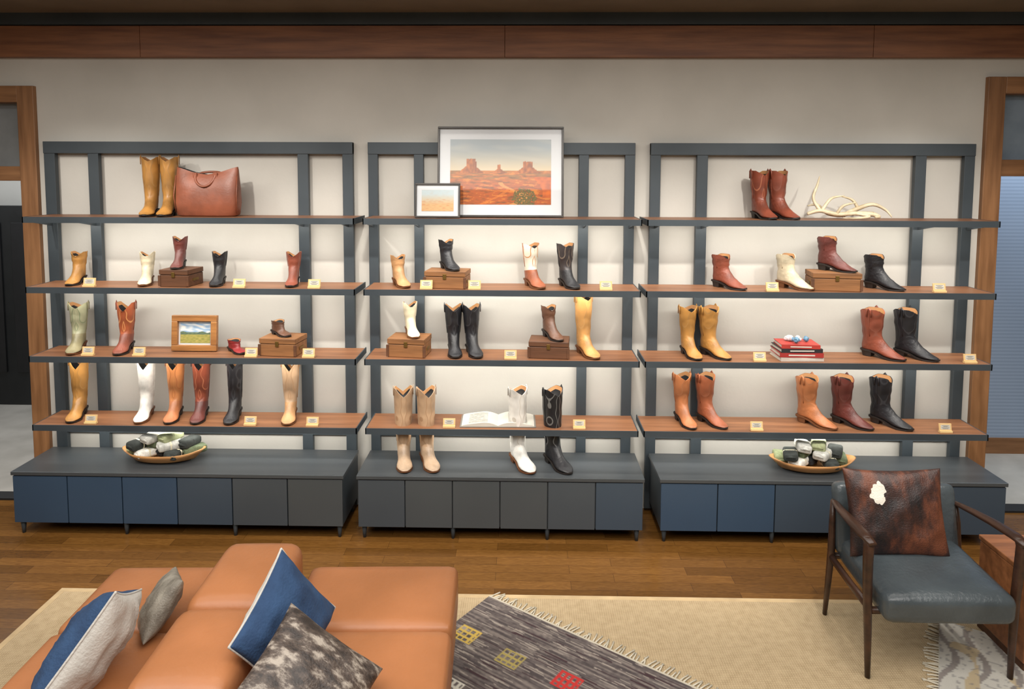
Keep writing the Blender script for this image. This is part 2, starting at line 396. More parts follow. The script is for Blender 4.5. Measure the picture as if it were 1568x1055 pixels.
# left unit
B(-2.15,-2.03,z1,.35,LM['ochre'],LM['ochre']); B(-2.035,-1.93,z1,.35,LM['ochre'],LM['ochre'])
B(-2.60,-2.50,z2,.19,LM['ochre'],LM['ochre'],a=.20,s=.05,ws=.043,**AN)
B(-2.19,-2.06,z2,.19,LM['cream'],LM['cream'],brown_sole,a=.205,s=.048,ws=.042,**AN)
B(-1.98,-1.87,z2+.10,.185,LM['dred'],LM['dred'],a=.19,s=.048,ws=.041,**AN)
B(-1.74,-1.64,z2,.195,LM['blk'],LM['blk'],a=.20,s=.05,ws=.043,**AN)
B(-1.29,-1.19,z2,.195,LM['red'],LM['red'],a=.20,s=.05,ws=.043,**AN)
B(-2.63,-2.50,z3,.285,st_ol,LM['olive'],brown_sole)
B(-2.33,-2.22,z3,.29,st_or2,LM['red'],d=.05)
B(-1.66,-1.53,z3,.072,lof,lof,a=.18,hh=.016,d=.006,s=.052,ws=.034,name='loafer',straps=False,rnd=True,phi=-.75)
B(-1.39,-1.26,z3+.105,.088,LM['brown'],LM['brown'],a=.175,hh=.02,d=.012,s=.048,ws=.034,name='low_shoe',rnd=True,phi=-.7)
B(-2.64,-2.52,z4,.355,LM['ochre'],LM['ochre'],d=.06)
B(-2.22,-2.11,z4,.355,LM['white'],LM['white'],d=.06,sole=brown_sole)
B(-2.04,-1.93,z4,.355,st_or,LM['orange'],d=.06)
B(-1.88,-1.77,z4,.355,st_red,LM['dred'],d=.06)
B(-1.67,-1.57,z4,.36,LM['blk'],LM['blk'],d=.06,s=.052,ws=.045)
B(-1.33,-1.22,z4,.355,st_beige,LM['tan'],brown_sole,d=.06)
# middle unit
B(-.68,-.51,z2,.18,LM['tan'],LM['tan'],brown_sole,a=.21,s=.05,ws=.044,**AN)
B(-.39,-.22,z2+.10,.175,LM['blk'],LM['blk'],a=.21,s=.05,ws=.044,**AN)
B(.12,.28,z2,.255,st_wb,LM['rust'],brown_sole,a=.22,s=.058)
B(.33,.48,z2,.255,st_dk,LM['blk'],a=.22,s=.058)
B(-.60,-.46,z3+.11,.195,LM['cream'],LM['cream'],brown_sole,a=.20,s=.048,ws=.042,**AN)
B(-.33,-.22,z3,.29,LM['blk'],LM['blk'],d=.035); B(-.23,-.09,z3,.29,LM['blk'],LM['blk'],d=.035)
B(.23,.39,z3+.10,.19,LM['brown'],LM['brown'],a=.21,s=.05,ws=.044,**AN)
B(.44,.60,z3,.355,LM['gold'],LM['gold'],brown_sole,a=.235,s=.064)
B(-.625,-.505,ZC,.45,st_beige,LM['beige'],brown_sole,y=-.27,a=.25,s=.066,ws=.055,d=.045)
B(-.50,-.335,ZC,.45,st_beige,LM['beige'],brown_sole,y=-.27,a=.25,s=.066,ws=.055,d=.045)
B(.04,.225,ZC,.455,st_white,LM['white'],brown_sole,y=-.27,a=.26,s=.064,ws=.054,d=.03)
B(.245,.44,ZC,.455,st_blk,LM['blk'],y=-.27,a=.26,s=.068,ws=.058,d=.035)
# right unit
B(1.48,1.60,z1,.28,st_red,LM['red']); B(1.575,1.735,z1,.28,LM['red'],LM['red'])
B(1.24,1.45,z2,.195,LM['red'],LM['red'],a=.23,s=.056,ws=.048,**AN)
B(1.62,1.84,z2,.20,LM['cream'],LM['cream'],brown_sole,a=.23,s=.056,ws=.048,**AN)
B(1.86,2.08,z2+.105,.20,LM['dred'],LM['dred'],a=.23,s=.056,ws=.048,**AN)
B(2.14,2.36,z2,.20,LM['blk'],LM['blk'],a=.23,s=.056,ws=.048,**AN)
B(1.08,1.19,z3,.29,LM['ochre'],LM['ochre']); B(1.18,1.37,z3,.29,LM['ochre'],LM['ochre'],s=.066,ws=.056)
B(2.14,2.38,z3,.285,LM['red'],LM['red'],s=.066,ws=.056,a=.245); B(2.34,2.57,z3,.285,LM['blk'],LM['blk'],s=.066,ws=.056,a=.245)
B(1.05,1.17,z4,.29,LM['orange'],LM['orange']); B(1.17,1.36,z4,.29,LM['rust'],LM['rust'],s=.064,ws=.052)
B(1.77,2.00,z4,.285,LM['orange'],LM['orange'],brown_sole,s=.066,ws=.056,a=.245); B(1.98,2.21,z4,.285,LM['dred'],LM['dred'],s=.066,ws=.056,a=.245)
B(2.21,2.44,z4,.285,LM['blk'],LM['blk'],s=.064,ws=.054,a=.245)

# ---------------------------------------------------------------- shelf accessories
cratew=wood('crate',(104,68,38),(144,98,58),'X',scale=6,rough=.6)
crated=wood('crate_dark',(74,46,28),(98,62,38),'X',scale=6,rough=.6)
brass=noise_mat('brass',(120,96,50),(140,112,60),rough=.4,metal=.8)
def crate(x0,x1,z,h,rot=-.12,mat=None):
    mat=mat or cratew
    w=(x1-x0)*.92; dd=.17; mb=MB()
    mb.box(-w/2,w/2,-dd/2,dd/2,0,h*.68,mat,bev=.003)
    mb.box(-w/2-.002,w/2+.002,-dd/2-.002,dd/2+.002,h*.71,h,mat,bev=.003)
    mb.box(-w/2+.004,w/2-.004,-dd/2+.004,dd/2-.004,h*.66,h*.73,dark)
    for sg in (-1,1):
        mb.box(sg*w/2-.008,sg*w/2+.008,-dd/2-.004,-dd/2+.006,.004,h*.66,crated,bev=.001)
        mb.box(sg*(w/2+.001)-.003,sg*(w/2+.001)+.003,-.03,.03,h*.3,h*.45,brass)
    mb.box(-.010,.010,-dd/2-.006,-dd/2,h*.55,h*.85,brass,bev=.001)
    mb.obj('wooden_box',((x0+x1)/2,-.185,z+.001),(0,0,rot))
crate(-2.00,-1.81,z2,.10,-.1,crated); crate(-1.42,-1.18,z3,.105); crate(-.44,-.18,z2,.10); crate(-.66,-.42,z3,.11); crate(.17,.42,z3,.10,-.1,crated); crate(1.81,2.10,z2,.105)
card_m=noise_mat('card_wood',(206,172,118),(222,190,136),rough=.6)
def card(x0,x1,z,y=-.285):
    mb=MB(); w=.072; M=Matrix.Rotation(-.2,4,'X')
    mb.box(-w/2,w/2,-.012,.012,0,.012,card_m,bev=.001)
    mb.box(-w/2,w/2,-.003,.003,.008,.052,card_m,M,bev=.001)
    mb.box(-w/2+.009,w/2-.009,-.0038,-.003,.018,.044,paper,M)
    for i,zz in enumerate((.039,.034,.028,.022)):
        q=(.02,.012,.022,.016)[i]; mb.box(-q,q,-.0044,-.0038,zz-.0008,zz+.0008,dark,M)
    mb.obj('price_card',((x0+x1)/2,y,z+.001))
for a,b_,z in [(-2.44,-2.37,z2),(-1.56,-1.48,z2),(-1.12,-1.04,z2),(-2.47,-2.39,z3),(-2.17,-2.08,z3),(-1.5,-1.42,z3),(-1.16,-1.08,z3),(-2.47,-2.39,z4),(-1.51,-1.44,z4),(-1.14,-1.07,z4),
    (-.46,-.39,z2),(-.18,-.11,z2),(.58,.65,z2),(.03,.10,z3),(-.33,-.26,z4),(.43,.51,z4),(1.53,1.61,z2),(2.48,2.56,z2),(1.47,1.55,z3),(2.68,2.75,z3),(1.47,1.54,z4),(2.56,2.63,z4)]:
    card(a,b_,z)

# tote bag
bagm=leather('tote_cognac',(134,76,54),rough=.45,var=.88,bump=.1)
def tote():
    mb=MB(); rings=[];n=40
    for k,(zz,wx,wy) in enumerate(((0,.165,.05),(.01,.182,.062),(.08,.19,.068),(.16,.190,.06),(.22,.188,.045),(.250,.187,.026),(.258,.184,.022))):
        ring=[]
        for j in range(n):
            t=2*math.pi*j/n; c=math.cos(t); s=math.sin(t)
            x=math.copysign(abs(c)**.45,c)*wx; y=math.copysign(abs(s)**.6,s)*wy
            zq=zz
            if k>=4: zq+= .022*(abs(x)/wx)**2*(k-3)/3-.012*math.cos(x/wx*math.pi)*(k-3)/3
            ring.append((x,y*(1+.08*math.sin(x*30+zz*25)),zq))
        rings.append(ring)
    inner=[(x*.96,y*.7,z-.001) for x,y,z in rings[-1]]; inner2=[(x*.9,y*.6,z-.06) for x,y,z in rings[-1]]
    mb.loft(rings,bagm,True,True,False); mb.loft([rings[-1],inner,inner2],dark,True,False,True)
    for sg in (-1,1):
        pts=[]
        for k in range(17):
            t=math.pi*k/16; pts.append((-.062*math.cos(t),sg*(.03+.03*math.sin(t)),.252-(.075 if sg<0 else -.01)*math.sin(t)))
        mb.tube(pts,.0075,bagm,8)
        for q in (-1,1): mb.box(q*.062-.012,q*.062+.012,sg*.036-.004,sg*.036+.004,.21,.258,bagm,bev=.002)
    mb.tube([(-.186,-.03,.02),(-.19,-.045,.12),(-.187,-.02,.24)],.003,bagm,6); mb.tube([(.186,-.03,.02),(.19,-.045,.12),(.187,-.02,.24)],.003,bagm,6)
    mb.obj('leather_tote_bag',(-1.735,-.17,z1+.001),(0,0,-.05))
tote()

# framed pictures
def frame(name,w,h,fw,matw,framemat,fn,loc,tilt,res,depth=.022):
    e=empty(name,loc,(-tilt,0,0))
    mb=MB()
    for x0,x1,zz0,zz1 in ((-w/2,w/2,0,fw),(-w/2,w/2,h-fw,h),(-w/2,-w/2+fw,fw,h-fw),(w/2-fw,w/2,fw,h-fw)):
        mb.box(x0,x1,-depth,0,zz0,zz1,framemat,bev=min(.003,fw*.2))
    mb.box(-w/2+fw*.5,w/2-fw*.5,-.004,-.001,fw*.5,h-fw*.5,dark)
    mb.obj(name+'_moulding',parent=e)
    m,nt,b=nodes('mount_board_'+name)
    b.inputs['Base Color'].default_value=L4((196,199,202)); b.inputs['Coat Weight'].default_value=.8; b.inputs['Coat Roughness'].default_value=.04; b.inputs['Roughness'].default_value=.8
    mb=MB(); mb.box(-w/2+fw*.8,w/2-fw*.8,-.008,-.004,fw*.8,h-fw*.8,m); mb.obj('mount_board',parent=e)
    pw=w-2*fw-2*matw; phh=h-2*fw-2*matw
    p=colgrid('print',pw,phh,res,int(res*phh/pw),fn,vcol_mat('print_gloss',rough=.6,coat=.8)); p.location=(0,-.0095,fw+matw); p.parent=e
    return e
def mix(a,b,t): t=max(0,min(1,t)); return tuple(a[i]*(1-t)+b[i]*t for i in range(3))
def nz(x,y,s=1.): return noise.noise(Vector((x*s,y*s,3.1)))
def desert(u,v):
    hor=.52+.006*nz(u,0,8)
    c=mix((190,172,140),(136,146,150),(v-hor)/.35) if v>hor else None
    if c: c=mix(c,(178,172,160),max(0,nz(u,v*3,4))*.6)
    if c is None:
        t=(hor-v)/hor
        c=mix((166,98,34),(152,70,8),t*2)
        k=nz(u,v*3.5,9)+.5*nz(u,v*3,25)
        c=mix(c,(88,54,18),max(0,k)*1.3)
        if k<-.3: c=mix(c,(188,116,36),.7)
        if t<.25 and nz(u,v*5,7)>.05: c=mix(c,(116,82,36),.7)
        xc=.62+.12*math.sin(v*14); 
        if abs(u-xc)<.012+.03*t and v<.34: c=(178,116,56)
        if abs(u-.3-.3*math.sin(v*5))<.02 and v<.25: c=mix(c,(182,98,26),.7)
        d=math.hypot((u-.74),(v-.10)*.8)
        if d<.12+.03*nz(u,v,30) and nz(u,v,60)>-.25: c=mix((66,60,22),(110,92,32),nz(u,v,80)+.4)
        if u>.86+.06*math.sin(v*9) and .1<v<.42: c=mix((188,90,6),(150,66,4),nz(u,v,20)+.5)
    def butte(x0,x1,h,c,slope=.05):
        base=.5
        if v<base-.02 or v>base+h+.1: return c
        k=(v-base)/h
        l=x0-slope*max(0,1-k*2.2); r=x1+slope*max(0,1-k*2.2)
        top=h+.012*nz(u,0,60)
        if l<u<r and v-base<top:
            return mix((170,94,28),(122,62,16),nz(u,v*.4,40)+.35+ (u-x0)/(x1-x0)*.4)
        return c
    c=butte(.16,.25,.20,c,.07); 
    if .245<u<.262 and .5<v<.66: c=(122,62,16)
    c=butte(.47,.50,.11,c,.04); c=butte(.72,.82,.16,c,.06)
    return c
framedark=noise_mat('frame_dark_wood',(46,42,40),(58,54,50),scale=10,rough=.4)
frame('framed_desert_photograph',.745,.535,.012,.062,framedark,desert,(0.0,-.17,z1+.002),.12,190)
def pastel(u,v):
    c=mix((190,154,108),(170,184,188),(v-.3)/.5)
    return mix(c,(180,118,80),max(0,nz(u,v*3,8))*(1 if v<.55 else .2))
frame('framed_small_picture',.262,.20,.010,.028,framedark,pastel,(-.362,-.245,z1+.002),.12,80)
def valley(u,v):
    if v>.55+.08*nz(u,0,5): 
        return mix((130,160,190),(215,215,208),max(0,min(1,.4+1.3*nz(u,v*2,5))))
    if v>.42: return mix((70,92,80),(96,110,80),nz(u,v,12)+.5)
    return mix((120,124,56),(166,152,84),nz(u,v*3,10)+.5)
goldw=wood('frame_gold',(124,80,42),(162,112,62),'X',scale=8,rough=.4)
frame('framed_landscape_painting',.275,.215,.036,.010,goldw,valley,(-1.85,-.15,z3+.002),.1,70,depth=.03)

# antlers
bone=noise_mat('antler_bone',(182,164,132),(208,196,168),scale=14,rough=.5,bump=.3,bscale=60)
def ante():
    mb=MB()
    def t(p,r): 
        P=[Vector(q) for q in p]; out=[];rr=[]
        for i in range(len(P)-1):
            p0=P[max(i-1,0)];p1=P[i];p2=P[i+1];p3=P[min(i+2,len(P)-1)]
            for k in range(6):
                q=k/6; out.append(.5*((2*p1)+(-p0+p2)*q+(2*p0-5*p1+4*p2-p3)*q*q+(-p0+3*p1-3*p2+p3)*q**3)); rr.append(r[i]*(1-q)+r[i+1]*q)
        out.append(P[-1]); rr.append(r[-1]); mb.tube(out,rr,bone,8)
    t([(-.24,-.02,.03),(-.17,-.03,.05),(-.08,-.04,.03),(.03,-.03,.035),(.14,-.02,.03)],[.009,.012,.013,.013,.015])
    t([(-.17,-.03,.05),(-.20,0,.12),(-.17,.02,.20),(-.155,.03,.25)],[.011,.009,.007,.002])
    t([(-.16,-.03,.05),(-.10,-.01,.12),(-.02,.0,.135)],[.010,.008,.003])
    t([(-.08,-.04,.03),(-.05,-.06,.08),(.02,-.07,.10)],[.010,.008,.003])
    t([(.0,.05,.02),(.08,.04,.06),(.16,.03,.085),(.23,.02,.055),(.26,.0,.012)],[.014,.013,.011,.008,.003])
    t([(.0,.05,.02),(-.09,.05,.03),(-.16,.04,.08),(-.22,.03,.075)],[.014,.012,.009,.003])
    t([(.08,.04,.06),(.05,.05,.11),(-.01,.06,.13)],[.010,.008,.003])
    t([(.14,-.02,.03),(.16,-.05,.018),(.13,-.07,.016)],[.015,.012,.006])
    t([(.03,-.03,.035),(.10,-.06,.02),(.03,-.09,.012),(-.06,-.08,.01)],[.01,.009,.006,.002])
    mb.obj('deer_antlers',(2.03,-.17,z1+.001))
ante()

# book stack
def books():
    mb=MB(); z=0
    for c,h,w,dd,r in (((170,160,150),.022,.25,.18,.03),((140,42,38),.026,.25,.18,-.02),((36,34,36),.022,.24,.17,.02),((156,50,42),.022,.22,.16,-.05)):
        M=Matrix.Translation((0,0,z))@Matrix.Rotation(r,4,'Z'); cm=noise_mat('book_cover_%d_%d'%(c[0],c[1]),c,None,rough=.5)
        mb.box(-w/2,w/2,-dd/2,dd/2,0,.003,cm,M); mb.box(-w/2,w/2,-dd/2,dd/2,h-.003,h,cm,M)
        mb.box(-w/2,w/2,-dd/2-.001,-dd/2+.003,0,h,cm,M); mb.box(-w/2+.004,w/2-.004,-dd/2+.003,dd/2-.005,.003,h-.003,paper,M)
        mb.box(-w/2+.05,w/2-.05,-dd/2-.0018,-dd/2-.001,h*.35,h*.65,paper,M)
        z+=h+.0005
    mb.obj('book_stack',(1.755,-.19,z3+.001))
    mb=MB()
    stone=noise_mat('quartz_stone',(180,180,184),(210,210,212),scale=20,rough=.4); blu=noise_mat('turquoise',(70,106,136),(96,140,165),rough=.4)
    rng=random.Random(3)
    for i in range(9):
        x=-.06+.13*rng.random();y=-.04+.08*rng.random(); r=.010+.009*rng.random()
        bm=bmesh.new(); bmesh.ops.create_icosphere(bm,subdivisions=2,radius=r)
        for v in bm.verts: v.co*=1+.35*noise.noise(v.co*90+Vector((i,0,0))); 
        mb.add([v.co.copy() for v in bm.verts],[[v.index for v in f.verts] for f in bm.faces],blu if i%4==0 else stone,False,Matrix.Translation((x,y,r*1.1))); bm.free()
    mb.obj('decorative_stones',(1.76,-.19,z3+.096))
books()
def openbook():
    mb=MB(); n=14
    def page_mat():
        m,nt,b=nodes('printed_page'); tc=N(nt,'ShaderNodeTexCoord')
        w=N(nt,'ShaderNodeTexWave',bands_direction='Y'); w.inputs['Scale'].default_value=22; nt.links.new(tc.outputs['Object'],w.inputs['Vector'])
        n2=N(nt,'ShaderNodeTexNoise'); n2.inputs['Scale'].default_value=55; nt.links.new(tc.outputs['Object'],n2.inputs['Vector'])
        mu=N(nt,'ShaderNodeMath',operation='MULTIPLY'); nt.links.new(w.outputs['Fac'],mu.inputs[0]); nt.links.new(n2.outputs['Fac'],mu.inputs[1])
        r=N(nt,'ShaderNodeValToRGB'); r.color_ramp.elements[0].position=.28; r.color_ramp.elements[1].position=.45
        r.color_ramp.elements[0].color=L4((184,180,170)); r.color_ramp.elements[1].color=L4((106,104,98))
        nt.links.new(mu.outputs[0],r.inputs[0]); nt.links.new(r.outputs[0],b.inputs['Base Color']); b.inputs['Roughness'].default_value=.8; return m
    ptext=page_mat()
    for sg in (-1,1):
        top=[];bot=[]
        for i in range(n+1):
            t=i/n; x=sg*t*.215; zz=.008+.028*math.sin(min(1,t*2.2)*math.pi/2)*(1-t)**.7
            top.append((x,zz)); bot.append((x,.004))
        vs=[(x,-.10,z) for x,z in top]+[(x,.10,z) for x,z in top]+[(x,-.10,z) for x,z in bot]+[(x,.10,z) for x,z in bot]
        fs=[];k=n+1
        for i in range(n): fs+=[(i,i+1,i+1+k,i+k),(i+2*k,i+1+2*k,i+1,i),(i+k,i+1+k,i+1+3*k,i+3*k)]
        fs.append((n,n+2*k,n+3*k,n+k))
        mb.add(vs,fs,paper,False)
        vs=[(x*.88+sg*.014,y,z+.0012) for y in (-.08,.08) for x,z in top[1:]]
        mb.add(vs,[(i,i+1,i+1+n,i+n) for i in range(n-1)],ptext,True)
    mb.box(-.225,.225,-.105,.105,0,.004,noise_mat('book_board',(110,106,100),None,rough=.6))
    mb.obj('open_book',(-.01,-.175,z4+.001),(0,0,.02))
openbook()

# dough bowls with rolled socks
bowlw=wood('dough_bowl',(150,104,60),(196,146,92),'X',scale=5,rough=.55)
def bowl(x,y,L,W):
    mb=MB(); n=40; prof=[(.0,.0),(.55,.0),(.75,.012),(.92,.04),(1.0,.058),(.96,.060),(.88,.044),(.70,.020),(.5,.012),(0.001,.010)]
    rings=[]
    for r,z in prof:
        ring=[]
        for j in range(n):
            t=2*math.pi*j/n; c=math.cos(t); s=math.sin(t)
            rx=L/2*(1+.10*(abs(c)**12)); ring.append((rx*math.copysign(abs(c)**.9,c)*max(r,.001),W/2*s*max(r,.001),z+(.016*abs(c)**6 if r>.8 else 0)))
        rings.append(ring)
    mb.loft(rings,bowlw,True,False,False); mb.obj('wooden_dough_bowl',(x,y,ZC+.001))
    mb=MB(); rng=random.Random(int(x*10)+50)
    cs=[(112,120,88),(170,170,164),(44,48,46),(206,204,196),(140,146,112),(84,94,70),(30,32,34)]
    sm=[noise_mat('sock_%d'%i,c,tuple(min(255,v*1.15+4) for v in c),scale=40,rough=.95,bump=.4,bscale=200) for i,c in enumerate(cs)]
    band=noise_mat('sock_band',(196,190,166),None,rough=.8)
    k=0
    for row,(zz,xs_) in enumerate(((.050,[-.17,-.085,0.0,.085,.17]),(.095,[-.14,-.045,.05,.14]),(.135,[-.06,.04]))):
        for xx in xs_:
            xx*=L/.46
            yy=(-.035 if k%2 else .03)*(1-row*.3)+rng.uniform(-.01,.01)
            M=Matrix.Translation((xx,yy,zz))@Matrix.Rotation(rng.uniform(-.4,.4)-.5,4,'Z')@Matrix.Rotation(rng.uniform(-.15,.15),4,'Y')
            mm=sm[(k*3+row)%7] if not (row>0 and xx>.06) else sm[(2,6)[k%2]]
            mb.soft((0,0,0),(.082,.135,.048),.016,mm,0,M,8)
            mb.soft((0,0,0),(.084,.032,.0505),.016,band if k%2 else mm,0,M,6)
            mb.tube([(-.026,-.062,.0),(0,-.068,.006),(.026,-.062,.0)],.008,mm,6,M)
            k+=1
    mb.obj('rolled_socks',(x,y,ZC+.006))
bowl(-2.02,-.235,.46,.24); bowl(1.84,-.265,.46,.25)

# ---------------------------------------------------------------- rugs
def rug_mat():
    m,nt,b=nodes('sisal_weave')
    tc=N(nt,'ShaderNodeTexCoord'); w1=N(nt,'ShaderNodeTexWave',bands_direction='X'); w1.inputs['Scale'].default_value=30; w2=N(nt,'ShaderNodeTexWave',bands_direction='Y'); w2.inputs['Scale'].default_value=30
    for w in (w1,w2): w.inputs['Distortion'].default_value=.6; nt.links.new(tc.outputs['Object'],w.inputs['Vector'])
    mu=N(nt,'ShaderNodeMath',operation='MULTIPLY'); nt.links.new(w1.outputs['Fac'],mu.inputs[0]); nt.links.new(w2.outputs['Fac'],mu.inputs[1])
    nzz=N(nt,'ShaderNodeTexNoise'); nzz.inputs['Scale'].default_value=30; nt.links.new(tc.outputs['Object'],nzz.inputs['Vector'])
    ad=N(nt,'ShaderNodeMath',operation='ADD'); nt.links.new(mu.outputs[0],ad.inputs[0]); nt.links.new(nzz.outputs['Fac'],ad.inputs[1])
    r=N(nt,'ShaderNodeValToRGB'); r.color_ramp.elements[0].position=.35; r.color_ramp.elements[1].position=1.2
    r.color_ramp.elements[0].color=L4((158,137,104)); r.color_ramp.elements[1].color=L4((186,165,131))
    nt.links.new(ad.outputs[0],r.inputs[0]); nt.links.new(r.outputs[0],b.inputs['Base Color']); b.inputs['Roughness'].default_value=.9
    bp=N(nt,'ShaderNodeBump'); bp.inputs['Strength'].default_value=.4; bp.inputs['Distance'].default_value=.003; nt.links.new(mu.outputs[0],bp.inputs['Height']); nt.links.new(bp.outputs[0],b.inputs['Normal'])
    return m
sis=rug_mat(); edge=noise_mat('rug_binding',(176,153,117),None,rough=.9)
mb=MB(); mb.box(-2.16,4.2,-4.2,-.99,.0005,.010,sis); mb.box(-2.19,4.2,-.995,-.965,.0005,.011,edge,bev=.002); mb.box(-2.19,-2.16,-4.2,-.995,.0005,.011,edge,bev=.002); mb.obj('sisal_rug')
fr_m=noise_mat('rug_fringe',(190,182,162),(208,200,182),scale=30,rough=.95)
def kilim(name,ox,oy,e1,LA,LB,fn,nx,ny,z0):
    ang=math.atan2(e1[1],e1[0])
    e=empty(name,(ox,oy,z0),(0,0,ang))
    g=colgrid('woven_field',LA,LB,nx,ny,fn,vcol_mat('kilim_wool',rough=.95,bump=.5),'XY'); g.parent=e
    g.scale=(1,-1,1); g.location=(0,0,.006)
    mb=MB(); mb.box(0,LA,-LB,0,0,.0055,noise_mat('kilim_back',(70,64,60),None,rough=.95)); mb.obj('backing',parent=e)
    mb=MB(); rng=random.Random(5)
    k=int(LA/.018)
    for i in range(k):
        x=(i+.5)/k*LA+rng.uniform(-.004,.004); l=rng.uniform(.035,.06); dx=rng.uniform(-.02,.02)
        mb.tube([(x,-.002,.006),(x+dx*.4,l*.5,.004),(x+dx,l,.002)],[.0045,.003,.0045],fr_m,5)
    mb.obj('fringe',parent=e); return e
def kil(u,v):
    a=u*1.35; b=v*1.2
    c=mix((70,62,62),(122,112,106),.45+1.1*noise.noise(Vector((a*7,b*90,0)))+.4*noise.noise(Vector((a*60,b*60,4))))
    if noise.noise(Vector((a*9,b*140,7)))>.33: c=(150,140,130)
    if noise.noise(Vector((a*5,b*110,17)))>.42: c=(60,40,44)
    if b<.012: c=(190,182,164)
    for (ca,cb,cc) in ((.10,.30,(196,166,80)),(.355,.315,(160,144,80)),(.63,.29,(180,44,40)),(.90,.31,(206,170,70)),(.25,.60,(210,204,190)),(.52,.60,(190,44,40)),(.78,.6,(220,214,200))):
        da,db=a-ca,b-cb
        if abs(da)<.055 and abs(db)<.05:
            la=(da+.055)/.11*4; lb=(db+.05)/.1*3
            if (la%1)<.3 or (lb%1)<.35 or abs(da)>.046 or abs(db)>.042: c=cc
    return c
kilim('kilim_rug',-.02,-.985,(.818,-.575),1.35,1.2,kil,200,300,.0112)
def kil2(u,v):
    a=u*.62;b=v*.9
    c=(196,192,182)
    q=math.sin(b*55+2*math.sin(a*14))
    if q>.75: c=(140,132,126)
    if noise.noise(Vector((a*8,b*12,1)))>.3: c=(186,168,136)
    if noise.noise(Vector((a*50,b*50,1)))>.3: c=mix(c,(120,116,116),.5)
    return c
kilim('kilim_rug',1.80,-1.66,(.5,.866),.62,.9,kil2,90,120,.0112)

# ---------------------------------------------------------------- sofa
sofal=noise_mat('sofa_tan_leather',(156,100,60),(174,113,71),scale=3,rough=.42,bump=.12,bscale=45)
def sofa():
    e=empty('leather_sofa',(-.86,-1.50,.012),(0,0,math.radians(2)))
    mb=MB()
    for k in range(3):
        y1=-.43*k-.005; y0=y1-.42
        mb.soft((.42,(y0+y1)/2,.355),(.62,.425,.19),.035,sofal,.012)
        mb.soft((-.455,(y0+y1)/2,.355),(.52,.425,.19),.035,sofal,.012)
        mb.soft((.42,(y0+y1)/2,.20),(.60,.42,.13),.02,sofal,0,None,8)
        mb.soft((-.455,(y0+y1)/2,.20),(.50,.42,.13),.02,sofal,0,None,8)
    mb.obj('seat_cushions',parent=e)
    mb=MB()
    for k,(y1,y0) in enumerate(((-.06,-.50),(-.505,-.93),(-.935,-1.36))):
        mb.soft((-.06,(y0+y1)/2,.385),(.32,y1-y0+.004,.41),.055,sofal,.012)
    mb.obj('backrest',parent=e)
    mb=MB(); mb.box(-.68,.70,-1.28,-.03,.09,.14,dark)
    for x in (-.64,.66):
        for y in (-1.24,-.08): mb.box(x-.025,x+.025,y-.025,y+.025,0,.09,dark,bev=.003)
    mb.obj('base_frame',parent=e)
sofa()

# pillows
def pillow(name,w,h,t,mf,mbk,loc,normal,spin,piping=None):
    nf=32; mb=MB()
    def P(i,j,sg):
        u=math.sin((i/nf*2-1)*math.pi/2);v=math.sin((j/nf*2-1)*math.pi/2)
        x=w/2*u*(1-.07*(1-v*v)*abs(u)); y=h/2*v*(1-.07*(1-u*u)*abs(v))
        th=t/2*((1-u*u)*(1-v*v))**.42
        th*=1+.18*noise.noise(Vector((u*2.8,v*2.8,sg*3+w)))+.10*(1-abs(noise.noise(Vector((u*3+7,v*1.6,sg+w*9)))*4)**.7)
        return (x,y,sg*th)
    for sg,mm in ((1,mf),(-1,mbk)):
        vs=[P(i,j,sg) for j in range(nf+1) for i in range(nf+1)]; fs=[]
        for j in range(nf):
            for i in range(nf):
                a=j*(nf+1)+i; q=(a,a+1,a+nf+2,a+nf+1); fs.append(q if sg>0 else q[::-1])
        mb.add(vs,fs,mm,True)
    if piping:
        pts=[P(i,0,0) for i in range(nf+1)]+[P(nf,j,0) for j in range(1,nf+1)]+[P(i,nf,0) for i in range(nf-1,-1,-1)]+[P(0,j,0) for j in range(nf-1,-1,-1)]
        mb.tube(pts,.004,piping,6)
    n=Vector(normal).normalized(); q=n.to_track_quat('Z','Y'); R=q.to_matrix().to_4x4()@Matrix.Rotation(spin,4,'Z')
    o=mb.obj(name,loc); o.rotation_euler=R.to_euler(); return o
bluef=noise_mat('pillow_blue',(32,56,88),(42,70,105),scale=12,rough=.9,bump=.3,bscale=120)
creamf=noise_mat('pillow_cream',(180,177,170),(194,191,184),scale=12,rough=.95,bump=.3,bscale=120)
